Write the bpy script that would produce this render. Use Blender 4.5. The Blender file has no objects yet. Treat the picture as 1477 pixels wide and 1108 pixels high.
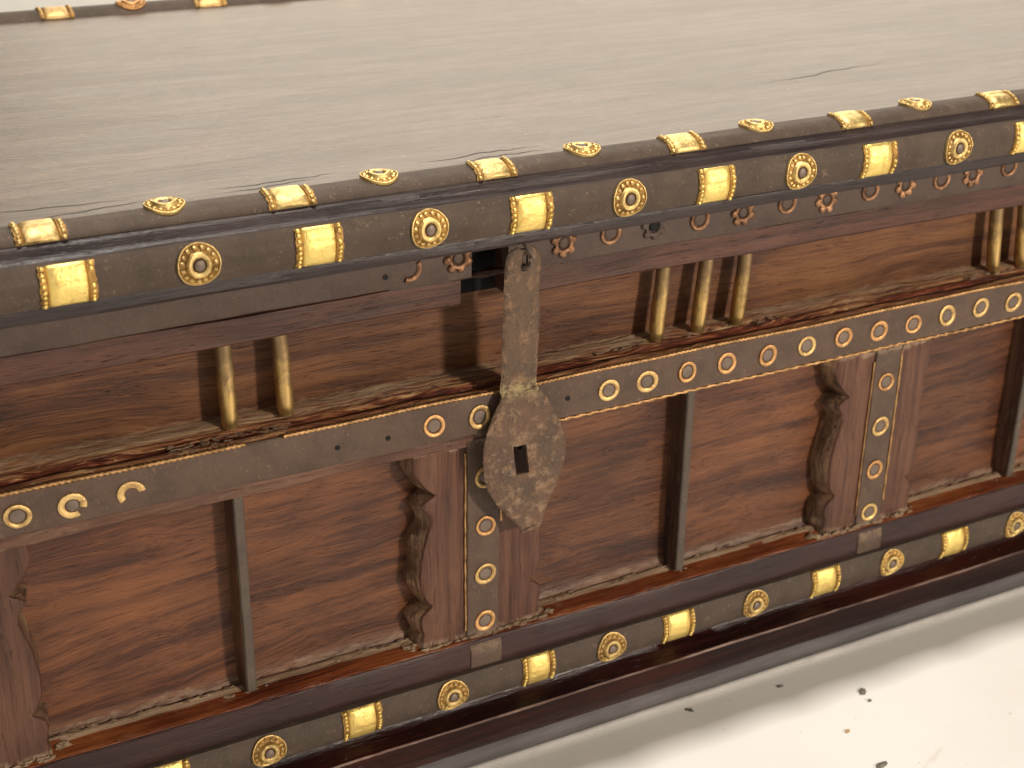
import bpy, bmesh, math, random
from mathutils import Vector, Matrix, noise

random.seed(7)
scene = bpy.context.scene
col = scene.collection
ZO = 0.3035                      # the chest's working frame starts at the lid seam; the floor is world z = 0

# ------------------------------------------------------------------ camera
cam_d = bpy.data.cameras.new('camera')
cam = bpy.data.objects.new('camera', cam_d); col.objects.link(cam)
yaw, pitch, roll = 0.48727, 0.43463, 0.0142
F = Vector((math.sin(yaw)*math.cos(pitch), math.cos(yaw)*math.cos(pitch), -math.sin(pitch)))
Rr = F.cross(Vector((0, 0, 1))).normalized(); Uu = Rr.cross(F)
R2 = Rr*math.cos(roll) + Uu*math.sin(roll); U2 = Uu*math.cos(roll) - Rr*math.sin(roll)
m = Matrix.Identity(4)
for i in range(3):
    m[i][0] = R2[i]; m[i][1] = U2[i]; m[i][2] = -F[i]
m.translation = Vector((-0.03981, -0.55038, 0.20697 + ZO))
cam.matrix_world = m
cam_d.sensor_fit = 'HORIZONTAL'; cam_d.sensor_width = 36.0
cam_d.lens = 2133.685/1477*36
cam_d.clip_start = 0.01; cam_d.clip_end = 200
cam_d.dof.use_dof = True; cam_d.dof.focus_distance = 0.675; cam_d.dof.aperture_fstop = 15.0
scene.camera = cam

# ------------------------------------------------------------------ light (an interior: lamps only)
world = bpy.data.worlds.new('World'); scene.world = world; world.use_nodes = True
bg = world.node_tree.nodes['Background']
bg.inputs[0].default_value = (1.0, 0.93, 0.84, 1); bg.inputs[1].default_value = 0.055

def area(name, loc, target, sx, sy, power, color):
    d = bpy.data.lights.new(name, 'AREA'); d.shape = 'RECTANGLE'; d.size = sx; d.size_y = sy
    d.energy = power; d.color = color
    o = bpy.data.objects.new(name, d); col.objects.link(o)
    o.location = loc
    o.rotation_euler = (Vector(target)-Vector(loc)).to_track_quat('-Z', 'Y').to_euler()
    return o
T = (0.27, 0.03, 0.2)
area('ceiling_lamp', (0.30, 0.165, 2.3), (0.30, 0.0, 0), 0.13, 0.13, 48, (1.0, 0.93, 0.84))
area('back_window', (1.85, 2.7, 1.7), (0.38, 0.2, 0.3), 3.35, 1.6, 76, (1.0, 0.90, 0.74))
area('front_lamp', (1.15, -1.78, 0.84), T, 0.20, 0.20, 36, (1.0, 0.88, 0.74))
area('left_softbox', (-1.5, -1.5, 0.75), T, 0.5, 0.5, 5, (1.0, 0.88, 0.72))
area('front_window', (0.1, -2.4, 1.2), T, 2.0, 1.2, 3.5, (0.85, 0.90, 1.0))  # added fill with no known source, gives the brass a broad reflection

scene.view_settings.view_transform = 'Standard'
scene.view_settings.look = 'None'
scene.view_settings.exposure = 0.0
scene.view_settings.gamma = 1.0
scene.render.engine = 'CYCLES'

# ------------------------------------------------------------------ materials
class NT:
    def __init__(s, name):
        s.m = bpy.data.materials.new(name); s.m.use_nodes = True
        s.t = s.m.node_tree; s.n = s.t.nodes; s.l = s.t.links
        s.bsdf = s.n['Principled BSDF']
        tc = s.n.new('ShaderNodeTexCoord'); oi = s.n.new('ShaderNodeObjectInfo')
        mu = s.n.new('ShaderNodeVectorMath'); mu.operation = 'SCALE'
        cb = s.n.new('ShaderNodeCombineXYZ')
        s.l.new(oi.outputs['Random'], cb.inputs[0]); s.l.new(oi.outputs['Random'], cb.inputs[1]); s.l.new(oi.outputs['Random'], cb.inputs[2])
        s.l.new(cb.outputs[0], mu.inputs[0]); mu.inputs['Scale'].default_value = 7.3
        ad = s.n.new('ShaderNodeVectorMath'); ad.operation = 'ADD'
        s.l.new(tc.outputs['Object'], ad.inputs[0]); s.l.new(mu.outputs[0], ad.inputs[1])
        s.raw = tc.outputs['Object']; s.co = ad.outputs[0]; s.rand = oi.outputs['Random']
    def vmul(s, v, sc, rot=(0, 0, 0)):
        n = s.n.new('ShaderNodeMapping'); s.l.new(v, n.inputs[0]); n.inputs['Scale'].default_value = sc
        n.inputs['Rotation'].default_value = rot; return n.outputs[0]
    def noise(s, v, sc, detail=4, rough=0.55, dist=0.0, rot=(0, 0, 0)):
        n = s.n.new('ShaderNodeTexNoise'); s.l.new(s.vmul(v, sc, rot), n.inputs['Vector'])
        n.inputs['Scale'].default_value = 1; n.inputs['Detail'].default_value = detail
        n.inputs['Roughness'].default_value = rough; n.inputs['Distortion'].default_value = dist
        return n.outputs['Fac']
    def noisec(s, v, sc):
        n = s.n.new('ShaderNodeTexNoise'); s.l.new(s.vmul(v, sc), n.inputs['Vector']); n.inputs['Scale'].default_value = 1
        n.inputs['Detail'].default_value = 2
        return n.outputs['Color']
    def math(s, op, a, b=None, c=None, clamp=False):
        n = s.n.new('ShaderNodeMath'); n.operation = op; n.use_clamp = clamp
        for i, x in enumerate((a, b, c)):
            if x is None: continue
            if isinstance(x, (int, float)): n.inputs[i].default_value = x
            else: s.l.new(x, n.inputs[i])
        return n.outputs[0]
    def ramp(s, f, pts):
        n = s.n.new('ShaderNodeValToRGB'); s.l.new(f, n.inputs[0]); e = n.color_ramp.elements
        while len(e) < len(pts): e.new(0.5)
        for el, (p, c) in zip(e, pts):
            el.position = p; el.color = (*c, 1) if len(c) == 3 else c
        return n.outputs[0]
    def step(s, f, lo, hi):
        n = s.n.new('ShaderNodeMapRange'); n.interpolation_type = 'SMOOTHSTEP'; s.l.new(f, n.inputs['Value'])
        n.inputs['From Min'].default_value = lo; n.inputs['From Max'].default_value = hi
        return n.outputs[0]
    def mixc(s, f, a, b, mode='MIX'):
        n = s.n.new('ShaderNodeMix'); n.data_type = 'RGBA'; n.blend_type = mode
        if isinstance(f, (int, float)): n.inputs[0].default_value = f
        else: s.l.new(f, n.inputs[0])
        for i, x in ((6, a), (7, b)):
            if isinstance(x, tuple): n.inputs[i].default_value = (*x, 1)
            else: s.l.new(x, n.inputs[i])
        return n.outputs[2]
    def sep(s, v):
        n = s.n.new('ShaderNodeSeparateXYZ'); s.l.new(v, n.inputs[0]); return n.outputs
    def set(s, key, v):
        if isinstance(v, (int, float, tuple)): s.bsdf.inputs[key].default_value = (*v, 1) if isinstance(v, tuple) and len(v) == 3 else v
        else: s.l.new(v, s.bsdf.inputs[key])
    def bump(s, h, dist=0.001, strength=1.0, prev=None):
        n = s.n.new('ShaderNodeBump'); s.l.new(h, n.inputs['Height'])
        n.inputs['Distance'].default_value = dist; n.inputs['Strength'].default_value = strength
        if prev is not None: s.l.new(prev, n.inputs['Normal'])
        return n.outputs[0]

DUST = (0.32, 0.225, 0.150)

def wood(name, dark, mid, light, axis='x', rough=0.42, dust=0.0, grain=1.0, slant=0.0, bands=(), relief=1.0, knots=0.0, coat=0.0, spec=0.36):
    """streaky rosewood: bands, fibres and pores drawn out along one axis; bands = dusty lines at given z"""
    s = NT(name)
    def ax(a, c):
        return (a, c, c) if axis == 'x' else (c, c, a)
    rot = (0, 0, 0)
    vr = s.n.new('ShaderNodeVectorRotate'); vr.rotation_type = 'Y_AXIS'; s.l.new(s.co, vr.inputs['Vector'])
    s.l.new(s.math('ADD', slant, s.math('MULTIPLY', s.math('SUBTRACT', s.math('FRACT', s.math('MULTIPLY', s.rand, 9.7)), 0.5), 1.6*slant)), vr.inputs['Angle'])
    co = vr.outputs[0]
    v = s.n.new('ShaderNodeVectorMath'); v.operation = 'MULTIPLY_ADD'
    wc = s.noisec(co, ax(9*grain, 20*grain)); s.l.new(wc, v.inputs[0])
    v.inputs[1].default_value = (0.010+0.030*knots,)*3; s.l.new(co, v.inputs[2]); w = v.outputs[0]
    n1 = s.noise(w, ax(4.5*grain, 210*grain), 7, 0.6, 0.2)
    n0 = s.noise(w, ax(3*grain, 60*grain), 3, 0.5, 0.3)
    nb = s.noise(co, ax(14*grain, 32*grain), 2, 0.5)
    n2 = s.noise(w, ax(30, 1700), 4, 0.65)
    n3 = s.noise(w, ax(70, 1500), 2, 0.5)
    f = s.math('ADD', s.math('MULTIPLY', n1, 0.42), s.math('MULTIPLY', n0, 0.28))
    f = s.math('ADD', f, s.math('MULTIPLY', nb, 0.30))
    f = s.math('ADD', f, s.math('MULTIPLY', s.math('SUBTRACT', n2, 0.5), 0.36))
    c = s.ramp(f, [(0.36, dark), (0.46, mid), (0.53, tuple((a+b)/2 for a, b in zip(mid, light))), (0.63, light)])
    hv = s.n.new('ShaderNodeHueSaturation'); s.l.new(c, hv.inputs['Color'])
    s.l.new(s.math('ADD', 0.84, s.math('MULTIPLY', s.math('FRACT', s.math('MULTIPLY', s.rand, 5.3)), 0.34)), hv.inputs['Value']); c = hv.outputs[0]
    pores = s.step(n3, 0.64, 0.74)
    c = s.mixc(s.math('MULTIPLY', pores, 0.40), c, tuple(x*0.5 for x in dark))
    r = s.math('ADD', rough-0.12, s.math('MULTIPLY', s.noise(w, ax(12, 200), 3), 0.24))
    blot = s.noise(s.co, (18, 18, 18), 4, 0.6)
    c = s.mixc(s.math('MULTIPLY', s.step(blot, 0.42, 0.7), 0.35), c, tuple(x*0.5 for x in mid))
    d = None
    if dust > 0:
        dn = s.noise(s.co, ax(90, 350), 6, 0.7)
        d = s.math('MULTIPLY', s.step(dn, 0.62-0.25*dust, 0.80-0.1*dust), min(1, dust*1.3))
    if bands:
        z = s.sep(s.raw)[2]
        wob = s.math('MULTIPLY', s.math('SUBTRACT', s.noise(s.raw, (60, 60, 60), 4, 0.7), 0.5), 0.012)
        for (z0, hw, amt) in bands:
            q = s.math('ABSOLUTE', s.math('SUBTRACT', s.math('ADD', z, wob), z0))
            q = s.math('MULTIPLY', s.math('SUBTRACT', 1.0, s.step(q, hw*0.2, hw)), amt)
            q = s.math('MULTIPLY', q, s.step(s.noise(s.raw, ax(120, 500), 5, 0.7), 0.35, 0.62))
            d = q if d is None else s.math('MAXIMUM', d, q)
    scuff = s.noise(s.raw, ax(40, 420), 6, 0.78)
    c = s.mixc(s.math('MULTIPLY', s.step(scuff, 0.66, 0.76), 0.5), c, tuple(min(1, x*2.1+0.02) for x in light))
    if d is not None:
        c = s.mixc(d, c, DUST); r = s.math('MAXIMUM', r, s.math('MULTIPLY', d, 0.9))
    s.set('Base Color', c); s.set('Roughness', r); s.set('Specular IOR Level', spec)
    h = s.math('ADD', s.math('MULTIPLY', n2, 0.5), s.math('MULTIPLY', n1, 0.8))
    h = s.math('SUBTRACT', h, s.math('MULTIPLY', pores, 0.5))
    s.set('Normal', s.bump(h, 0.0009*relief, 0.8))
    return s.m

def metal(name, base, light, metallic=0.5, rough=0.5, speck=0.5, bumpd=0.0004, rust=None, fine=900, bands=()):
    s = NT(name)
    a = s.noise(s.co, (70, 70, 70), 6, 0.65); b = s.noise(s.co, (fine, fine, fine), 4, 0.7); c3 = s.noise(s.co, (260, 260, 260), 5, 0.7, 0.5)
    c = s.mixc(s.step(a, 0.35, 0.68), base, tuple(x*0.72 for x in base))
    c = s.mixc(s.math('MULTIPLY', s.step(s.math('MULTIPLY', s.math('ADD', b, c3), 0.5), 0.55, 0.66), speck), c, light)
    if rust:
        rn = s.noise(s.co, (120, 120, 160), 6, 0.7)
        c = s.mixc(s.math('MULTIPLY', s.step(rn, 0.50, 0.66), 0.8), c, rust)
    for (z0, hw, amt) in bands:
        q = s.math('ABSOLUTE', s.math('SUBTRACT', s.sep(s.raw)[2], z0))
        q = s.math('MULTIPLY', s.math('SUBTRACT', 1.0, s.step(q, hw*0.3, hw)), s.math('MULTIPLY', s.step(c3, 0.38, 0.58), amt))
        c = s.mixc(q, c, DUST)
    s.set('Base Color', c); s.set('Metallic', metallic)
    s.set('Roughness', s.math('ADD', rough-0.1, s.math('MULTIPLY', c3, 0.22)))
    h = s.math('ADD', s.math('MULTIPLY', b, 0.35), c3)
    s.set('Normal', s.bump(h, bumpd, 0.9, s.bump(a, 0.0012, 0.5)))
    return s.m

def brass(name, base, tarnish, amount, rough=0.36):
    s = NT(name)
    a = s.noise(s.co, (190, 190, 190), 6, 0.7, 0.4); b = s.noise(s.co, (700, 700, 700), 3, 0.6)
    c = s.mixc(s.math('MULTIPLY', s.step(a, 0.60-0.25*amount, 0.78-0.15*amount), 0.85), base, tarnish)
    c = s.mixc(s.math('MULTIPLY', s.rand, 0.55*amount+0.08), c, tarnish)
    s.set('Base Color', c); s.set('Metallic', 0.93)
    s.set('Roughness', s.math('ADD', rough, s.math('MULTIPLY', a, 0.16)))
    s.set('Normal', s.bump(s.math('ADD', a, s.math('MULTIPLY', b, 0.3)), 0.0012, 0.6))
    return s.m

M = {}
M['moulding'] = wood('dark_moulding_wood', (0.012, 0.008, 0.009), (0.026, 0.017, 0.017), (0.050, 0.031, 0.028), rough=0.38, relief=0.6)
M['rail'] = wood('rail_wood', (0.016, 0.005, 0.004), (0.050, 0.018, 0.012), (0.11, 0.044, 0.026), rough=0.48, dust=0.12, relief=0.8)
M['lowrail'] = wood('lower_rail_wood', (0.020, 0.008, 0.008), (0.038, 0.0135, 0.013), (0.065, 0.026, 0.022), rough=0.42, relief=0.5, dust=0.05)
M['plinth'] = wood('plinth_wood', (0.005, 0.0015, 0.0015), (0.012, 0.0025, 0.002), (0.035, 0.007, 0.004), rough=0.24, relief=0.4, spec=0.25)
M['worn'] = wood('worn_edge_wood', (0.020, 0.007, 0.006), (0.12, 0.065, 0.050), (0.32, 0.21, 0.17), rough=0.4, dust=0.2, grain=2.5)  # paler tone paints a highlight line along the plinth's nose
M['worn_paint'] = wood('worn_paint_edge', (0.34, 0.32, 0.31), (0.55, 0.52, 0.49), (0.66, 0.63, 0.58), rough=0.35, relief=0.3)  # light tone paints a bright highlight line on the foot strip's nose
M['baseboard'] = wood('grey_painted_board', (0.11, 0.098, 0.102), (0.165, 0.150, 0.150), (0.23, 0.21, 0.20), rough=0.35, relief=0.3)  # grey of an added strip, standing in for a reflection at the chest's foot
M['upper'] = wood('upper_panel_wood', (0.028, 0.009, 0.004), (0.086, 0.030, 0.011), (0.190, 0.078, 0.027), rough=0.50, bands=((-0.0880, 0.0016, 0.3),), knots=0.2, relief=0.8)
M['lower'] = wood('lower_panel_wood', (0.032, 0.010, 0.005), (0.078, 0.025, 0.011), (0.200, 0.074, 0.027), rough=0.38, slant=0.05, bands=((-0.2275, 0.0035, 0.55),), knots=0.35, relief=0.6)
M['pilaster'] = wood('pilaster_wood', (0.040, 0.015, 0.009), (0.088, 0.035, 0.021), (0.165, 0.075, 0.044), axis='z', rough=0.50, bands=((-0.1185, 0.003, 0.8), (-0.2305, 0.005, 1.0)), relief=1.0)
M['pilaster_x'] = wood('beam_wood', (0.045, 0.018, 0.011), (0.11, 0.048, 0.030), (0.21, 0.11, 0.068), rough=0.5, dust=0.3)
M['carved'] = wood('carved_edge_wood', (0.030, 0.012, 0.006), (0.13, 0.065, 0.034), (0.32, 0.19, 0.105), axis='z', rough=0.5, dust=0.3, grain=3.0, relief=2.0)
M['bevel'] = wood('bevel_wood', (0.030, 0.005, 0.002), (0.115, 0.026, 0.008), (0.26, 0.080, 0.022), rough=0.28, dust=0.28, relief=1.0)
M['dusty'] = wood('dust_covered_wood', (0.12, 0.068, 0.038), (0.27, 0.175, 0.105), (0.42, 0.30, 0.19), rough=0.85, dust=0.6, relief=1.6)
M['body'] = wood('carcass_wood', (0.02, 0.010, 0.008), (0.05, 0.025, 0.018), (0.09, 0.05, 0.03), rough=0.5)
M['fin'] = wood('colonnette_wood', (0.018, 0.007, 0.005), (0.060, 0.025, 0.014), (0.13, 0.06, 0.03), axis='z', rough=0.55, dust=0.35)
M['strip'] = metal('dark_iron_strip', (0.078, 0.052, 0.036), (0.25, 0.17, 0.11), 0.1, 0.70, 0.75)
M['strip2'] = metal('worn_iron_strip', (0.105, 0.063, 0.042), (0.27, 0.175, 0.11), 0.15, 0.64, 0.55, bands=((-0.2335, 0.008, 0.42), (-0.1165, 0.006, 0.6)))
M['railstrip'] = metal('brown_iron_strip', (0.078, 0.048, 0.036), (0.18, 0.115, 0.078), 0.15, 0.58, 0.4)
M['barface'] = metal('grey_iron_facing', (0.100, 0.074, 0.056), (0.22, 0.165, 0.12), 0.15, 0.62, 0.6)
M['iron'] = metal('nail_iron', (0.20, 0.15, 0.12), (0.36, 0.29, 0.23), 0.5, 0.5, 0.5, 0.0003)
M['brass'] = brass('polished_brass', (0.96, 0.73, 0.24), (0.60, 0.40, 0.12), 0.40)
M['brass_old'] = brass('aged_brass', (0.84, 0.63, 0.26), (0.40, 0.26, 0.11), 0.60, 0.38)
M['tarnish'] = brass('tarnished_recess', (0.46, 0.27, 0.085), (0.16, 0.09, 0.035), 0.7, 0.5)
M['ring'] = brass('ring_brass', (0.78, 0.55, 0.23), (0.38, 0.22, 0.10), 0.6, 0.40)
M['ring_old'] = brass('ring_brass_reddened', (0.80, 0.46, 0.20), (0.36, 0.19, 0.08), 0.7, 0.42)
M['copper'] = brass('coppery_brass', (0.52, 0.29, 0.16), (0.16, 0.085, 0.05), 1.0, 0.45)
M['tube'] = brass('brass_tube', (0.90, 0.60, 0.20), (0.34, 0.20, 0.075), 0.62, 0.38)
M['wire'] = brass('brass_wire', (0.60, 0.36, 0.16), (0.22, 0.12, 0.05), 0.8, 0.42)
def ledge_mat():
    s = NT('carved_ledge_wood')
    Y = s.sep(s.raw)[1]
    wv = s.n.new('ShaderNodeVectorMath'); wv.operation = 'MULTIPLY_ADD'
    s.l.new(s.noisec(s.raw, (22, 60, 60)), wv.inputs[0]); wv.inputs[1].default_value = (0.012, 0.012, 0.012); s.l.new(s.raw, wv.inputs[2]); w = wv.outputs[0]
    st = s.noise(w, (16, 620, 620), 6, 0.72); fine = s.noise(w, (60, 1800, 1800), 4, 0.7); pat = s.noise(s.raw, (34, 160, 160), 6, 0.72, 0.3); big = s.noise(s.raw, (13, 60, 60), 3, 0.6)
    c = s.ramp(s.math('ADD', s.math('MULTIPLY', st, 0.8), s.math('MULTIPLY', fine, 0.2)), [(0.38, (0.045, 0.009, 0.005)), (0.46, (0.22, 0.065, 0.022)), (0.54, (0.40, 0.18, 0.070)), (0.62, (0.66, 0.42, 0.21))])
    y2 = s.math('ADD', Y, s.math('MULTIPLY', s.math('SUBTRACT', big, 0.5), 0.010))
    y2 = s.math('ADD', y2, s.math('MULTIPLY', s.math('SUBTRACT', st, 0.5), 0.007))
    gr = s.math('SUBTRACT', 1.0, s.step(s.math('ABSOLUTE', s.math('SUBTRACT', y2, 0.0212)), 0.0016, 0.0036))
    c = s.mixc(s.math('MULTIPLY', gr, 0.88), c, s.ramp(st, [(0.40, (0.030, 0.004, 0.002)), (0.54, (0.15, 0.018, 0.008)), (0.66, (0.46, 0.14, 0.05))]))
    dz = s.math('MULTIPLY', s.step(y2, 0.0255, 0.0320), s.step(pat, 0.36, 0.52))
    dz = s.math('MAXIMUM', dz, s.math('MULTIPLY', s.step(pat, 0.58, 0.70), 0.75))
    dz = s.math('MULTIPLY', dz, s.math('SUBTRACT', 1.0, s.math('MULTIPLY', gr, 0.6)))
    dz = s.math('MULTIPLY', dz, s.step(st, 0.36, 0.50))
    c = s.mixc(dz, c, s.mixc(s.step(fine, 0.35, 0.65), (0.28, 0.17, 0.095), (0.58, 0.41, 0.25)))
    s.set('Base Color', c); s.set('Roughness', s.math('ADD', 0.32, s.math('MULTIPLY', dz, 0.5)))
    h = s.math('ADD', s.math('MULTIPLY', st, 1.6), s.math('MULTIPLY', fine, 0.5)); h = s.math('ADD', h, s.math('MULTIPLY', pat, 0.6))
    s.set('Normal', s.bump(h, 0.0016, 0.9))
    return s.m
M['ledge'] = ledge_mat()
def tube_mat():
    s = NT('brass_tube')
    a = s.noise(s.raw, (190, 190, 120), 6, 0.7, 0.3); z = s.sep(s.raw)[2]
    dull = s.step(s.math('ADD', z, s.math('MULTIPLY', s.math('SUBTRACT', a, 0.5), 0.05)), -0.074, -0.056)
    c = s.mixc(s.math('MULTIPLY', s.step(a, 0.48, 0.66), 0.6), (0.60, 0.40, 0.15), (0.24, 0.15, 0.065))
    c = s.mixc(s.math('MULTIPLY', dull, 0.8), c, (0.20, 0.135, 0.08))
    s.set('Base Color', c); s.set('Metallic', 0.85); s.set('Roughness', s.math('ADD', 0.34, s.math('MULTIPLY', dull, 0.2)))
    s.set('Normal', s.bump(a, 0.0010, 0.5))
    return s.m
M['tube'] = tube_mat()
def hasp_mat():
    s = NT('rusty_hasp_iron')
    a = s.noise(s.raw, (75, 75, 75), 6, 0.68); b = s.noise(s.raw, (420, 420, 420), 5, 0.7); c3 = s.noise(s.raw, (150, 150, 150), 7, 0.72)
    z = s.sep(s.raw)[2]
    leaf = s.math('SUBTRACT', 1.0, s.step(z, -0.105, -0.085))
    c = s.mixc(leaf, (0.140, 0.088, 0.056), (0.155, 0.090, 0.058))
    c = s.mixc(s.step(a, 0.40, 0.62), c, (0.095, 0.062, 0.044))
    c = s.mixc(s.math('MULTIPLY', s.step(c3, 0.46, 0.64), 0.75), c, (0.31, 0.175, 0.090))
    c = s.mixc(s.math('MULTIPLY', s.step(s.math('MULTIPLY', s.math('ADD', b, c3), 0.5), 0.51, 0.62), s.math('ADD', 0.22, s.math('MULTIPLY', leaf, 0.42))), c, (0.36, 0.26, 0.185))
    q = s.math('SUBTRACT', 1.0, s.step(s.math('ABSOLUTE', s.math('ADD', z, 0.0885)), 0.001, 0.006))
    c = s.mixc(s.math('MULTIPLY', q, s.step(b, 0.38, 0.58)), c, (0.42, 0.33, 0.17))
    s.set('Base Color', c); s.set('Metallic', 0.25); s.set('Roughness', s.math('ADD', 0.42, s.math('MULTIPLY', c3, 0.3)))
    s.set('Normal', s.bump(s.math('ADD', c3, s.math('MULTIPLY', b, 0.5)), 0.0013, 1.0, s.bump(a, 0.0030, 0.8)))
    return s.m
M['hasp'] = hasp_mat()
s = NT('black_hole_interior'); s.set('Base Color', (0.004, 0.003, 0.003)); s.set('Roughness', 0.9); M['hole'] = s.m
s = NT('grey_grit'); s.set('Base Color', s.ramp(s.noise(s.co, (300, 300, 300)), [(0.3, (0.03, 0.03, 0.022)), (0.7, (0.20, 0.19, 0.14))])); s.set('Roughness', 0.8); M['chip'] = s.m
s = NT('ochre_grit'); s.set('Base Color', (0.40, 0.26, 0.10)); s.set('Roughness', 0.8); M['ochre'] = s.m

# lid top: dark boards with fine scratches, grain and a few shallow cracks close to the front edge
def lid_mat():
    s = NT('lid_top_wood')
    v = s.n.new('ShaderNodeVectorMath'); v.operation = 'MULTIPLY_ADD'
    s.l.new(s.noisec(s.co, (5, 14, 14)), v.inputs[0]); v.inputs[1].default_value = (0.03,)*3; s.l.new(s.co, v.inputs[2]); w = v.outputs[0]
    n1 = s.noise(w, (9, 170, 170), 7, 0.66); n2 = s.noise(w, (40, 1100, 1100), 4, 0.65); n0 = s.noise(w, (4, 16, 16), 4, 0.6)
    f = s.math('ADD', s.math('ADD', s.math('MULTIPLY', n1, 0.45), s.math('MULTIPLY', n0, 0.20)), s.math('MULTIPLY', n2, 0.35))
    c = s.ramp(f, [(0.36, (0.040, 0.023, 0.014)), (0.5, (0.085, 0.053, 0.033)), (0.64, (0.15, 0.10, 0.066))])
    X, Y, Z = s.sep(s.raw)
    crack = None
    for (x0, y0, L, sl) in ((0.060, 0.040, 0.036, -0.10), (0.075, 0.030, 0.030, 0.10), (0.155, 0.036, 0.030, 0.02), (0.150, 0.031, 0.022, 0.10),
                            (0.252, 0.037, 0.032, 0.02), (0.262, 0.030, 0.026, 0.04), (0.50, 0.10, 0.05, 0.12)):
        wob = s.math('MULTIPLY', s.math('SUBTRACT', s.noise(s.raw, (45, 4, 4), 3), 0.5), 0.010)
        yy = s.math('ADD', s.math('ADD', y0, s.math('MULTIPLY', s.math('SUBTRACT', X, x0), sl)), wob)
        d = s.math('ABSOLUTE', s.math('SUBTRACT', Y, yy))
        t = s.math('SUBTRACT', 1.0, s.math('POWER', s.math('DIVIDE', s.math('ABSOLUTE', s.math('SUBTRACT', X, x0)), L), 2.0), clamp=True)
        wd = s.math('MULTIPLY', t, 0.0007)
        q = s.math('GREATER_THAN', wd, d)
        q = s.math('MULTIPLY', q, s.math('GREATER_THAN', t, 0.05))
        crack = q if crack is None else s.math('MAXIMUM', crack, q)
    ch = s.noise(s.co, (26, 60, 26), 6, 0.75); c = s.mixc(s.math('MULTIPLY', s.step(ch, 0.60, 0.74), 0.6), c, (0.02, 0.013, 0.009))
    sp = s.noise(s.co, (420, 420, 420), 2, 0.5); c = s.mixc(s.math('MULTIPLY', s.step(sp, 0.74, 0.78), 0.7), c, (0.5, 0.45, 0.38))
    c = s.mixc(s.math('MULTIPLY', crack, 0.85), c, (0.006, 0.004, 0.003))
    s.set('Base Color', c)
    r = s.math('ADD', 0.37, s.math('MULTIPLY', s.noise(s.co, (35, 50, 22), 6, 0.7), 0.09))
    r = s.math('ADD', r, s.math('MULTIPLY', crack, 0.4))
    s.set('Roughness', r)
    scr = s.noise(s.co, (25, 600, 25), 3, 0.6, 0, (0, 0, 0.5))
    h = s.math('ADD', s.math('MULTIPLY', n2, 0.35), s.math('MULTIPLY', n1, 0.45))
    h = s.math('ADD', h, s.math('MULTIPLY', scr, 0.35))
    h = s.math('ADD', h, s.math('MULTIPLY', s.noise(s.co, (90, 130, 90), 6, 0.7), 0.6))
    h = s.math('SUBTRACT', h, s.math('MULTIPLY', crack, 2.0))
    s.set('Normal', s.bump(h, 0.0008, 0.7))
    s.set('IOR', 1.55)
    return s.m
M['lidtop'] = lid_mat()

def floor_mat():
    s = NT('white_painted_floor')
    a = s.noise(s.co, (6, 6, 6), 6, 0.6); b = s.noise(s.co, (60, 60, 60), 5, 0.65); c3 = s.noise(s.co, (16, 42, 20), 5, 0.7, 0.6)
    c = s.mixc(s.step(a, 0.35, 0.75), (0.77, 0.755, 0.725), (0.72, 0.695, 0.655))
    c = s.mixc(s.math('MULTIPLY', s.step(c3, 0.63, 0.78), 0.5), c, (0.55, 0.46, 0.33))
    c = s.mixc(s.math('MULTIPLY', s.step(s.noise(s.co, (210, 210, 210), 3, 0.5), 0.72, 0.78), 0.6), c, (0.35, 0.28, 0.2))
    s.set('Base Color', c); s.set('Roughness', s.math('ADD', 0.28, s.math('MULTIPLY', b, 0.22)))
    s.set('Normal', s.bump(s.math('ADD', a, s.math('MULTIPLY', b, 0.5)), 0.001, 0.3))
    return s.m
M['floor'] = floor_mat()

# ------------------------------------------------------------------ object helpers
MW = {}
def link(o, parent, loc=(0, 0, 0), rot=None):
    """place o with its world matrix = translation(loc in chest frame) and parent it without moving it"""
    W = Matrix.Translation(Vector(loc) + Vector((0, 0, ZO)))
    if rot: W = W @ rot
    MW[o.name] = W
    if parent is not None:
        o.parent = parent; o.matrix_parent_inverse = MW[parent.name].inverted()
    o.matrix_basis = W
    return o
def mesh_of(bm, name, mats, sharp=35):
    me = bpy.data.meshes.new(name)
    bmesh.ops.recalc_face_normals(bm, faces=bm.faces[:])
    bm.to_mesh(me); bm.free()
    for x in mats: me.materials.append(M[x])
    for p in me.polygons: p.use_smooth = True
    me.set_sharp_from_angle(angle=math.radians(sharp))
    return me
def put(name, me, parent, loc=(0, 0, 0), rot=None, kind=None, label=None):
    o = bpy.data.objects.new(name, me); col.objects.link(o)
    link(o, parent, loc, rot)
    if kind: o['kind'] = kind
    if label: o['label'] = label
    return o
def nz(x, y, z, a, b, c, seed=0):
    return noise.noise(Vector((x*a+seed*13.7, y*b+seed*5.1, z*c)))

def loft(prof, x0, x1, nx, amp=0.0, fx=25, fyz=300, seed=0, caps=True, mat=0, xs=None):
    """closed profile [(y,z)...] (or function of x) drawn along x; returns bmesh"""
    bm = bmesh.new(); rings = []
    if xs is None: xs = [x0+(x1-x0)*i/nx for i in range(nx+1)]
    for x in xs:
        P = prof(x) if callable(prof) else prof
        rg = []
        for (y, z) in P:
            dy = dz = 0
            if amp and y < 0.05:
                dy = amp*nz(x, y, z, fx, fyz, fyz, seed); dz = amp*nz(x, y, z, fx, fyz, fyz, seed+3)
            rg.append(bm.verts.new((x, y+dy, z+dz)))
        rings.append(rg)
    n = len(rings[0])
    for a, b in zip(rings, rings[1:]):
        for j in range(n):
            bm.faces.new((a[j], a[(j+1) % n], b[(j+1) % n], b[j])).material_index = mat
    if caps:
        bm.faces.new(rings[0]); bm.faces.new(rings[-1][::-1])
    return bm

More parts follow.
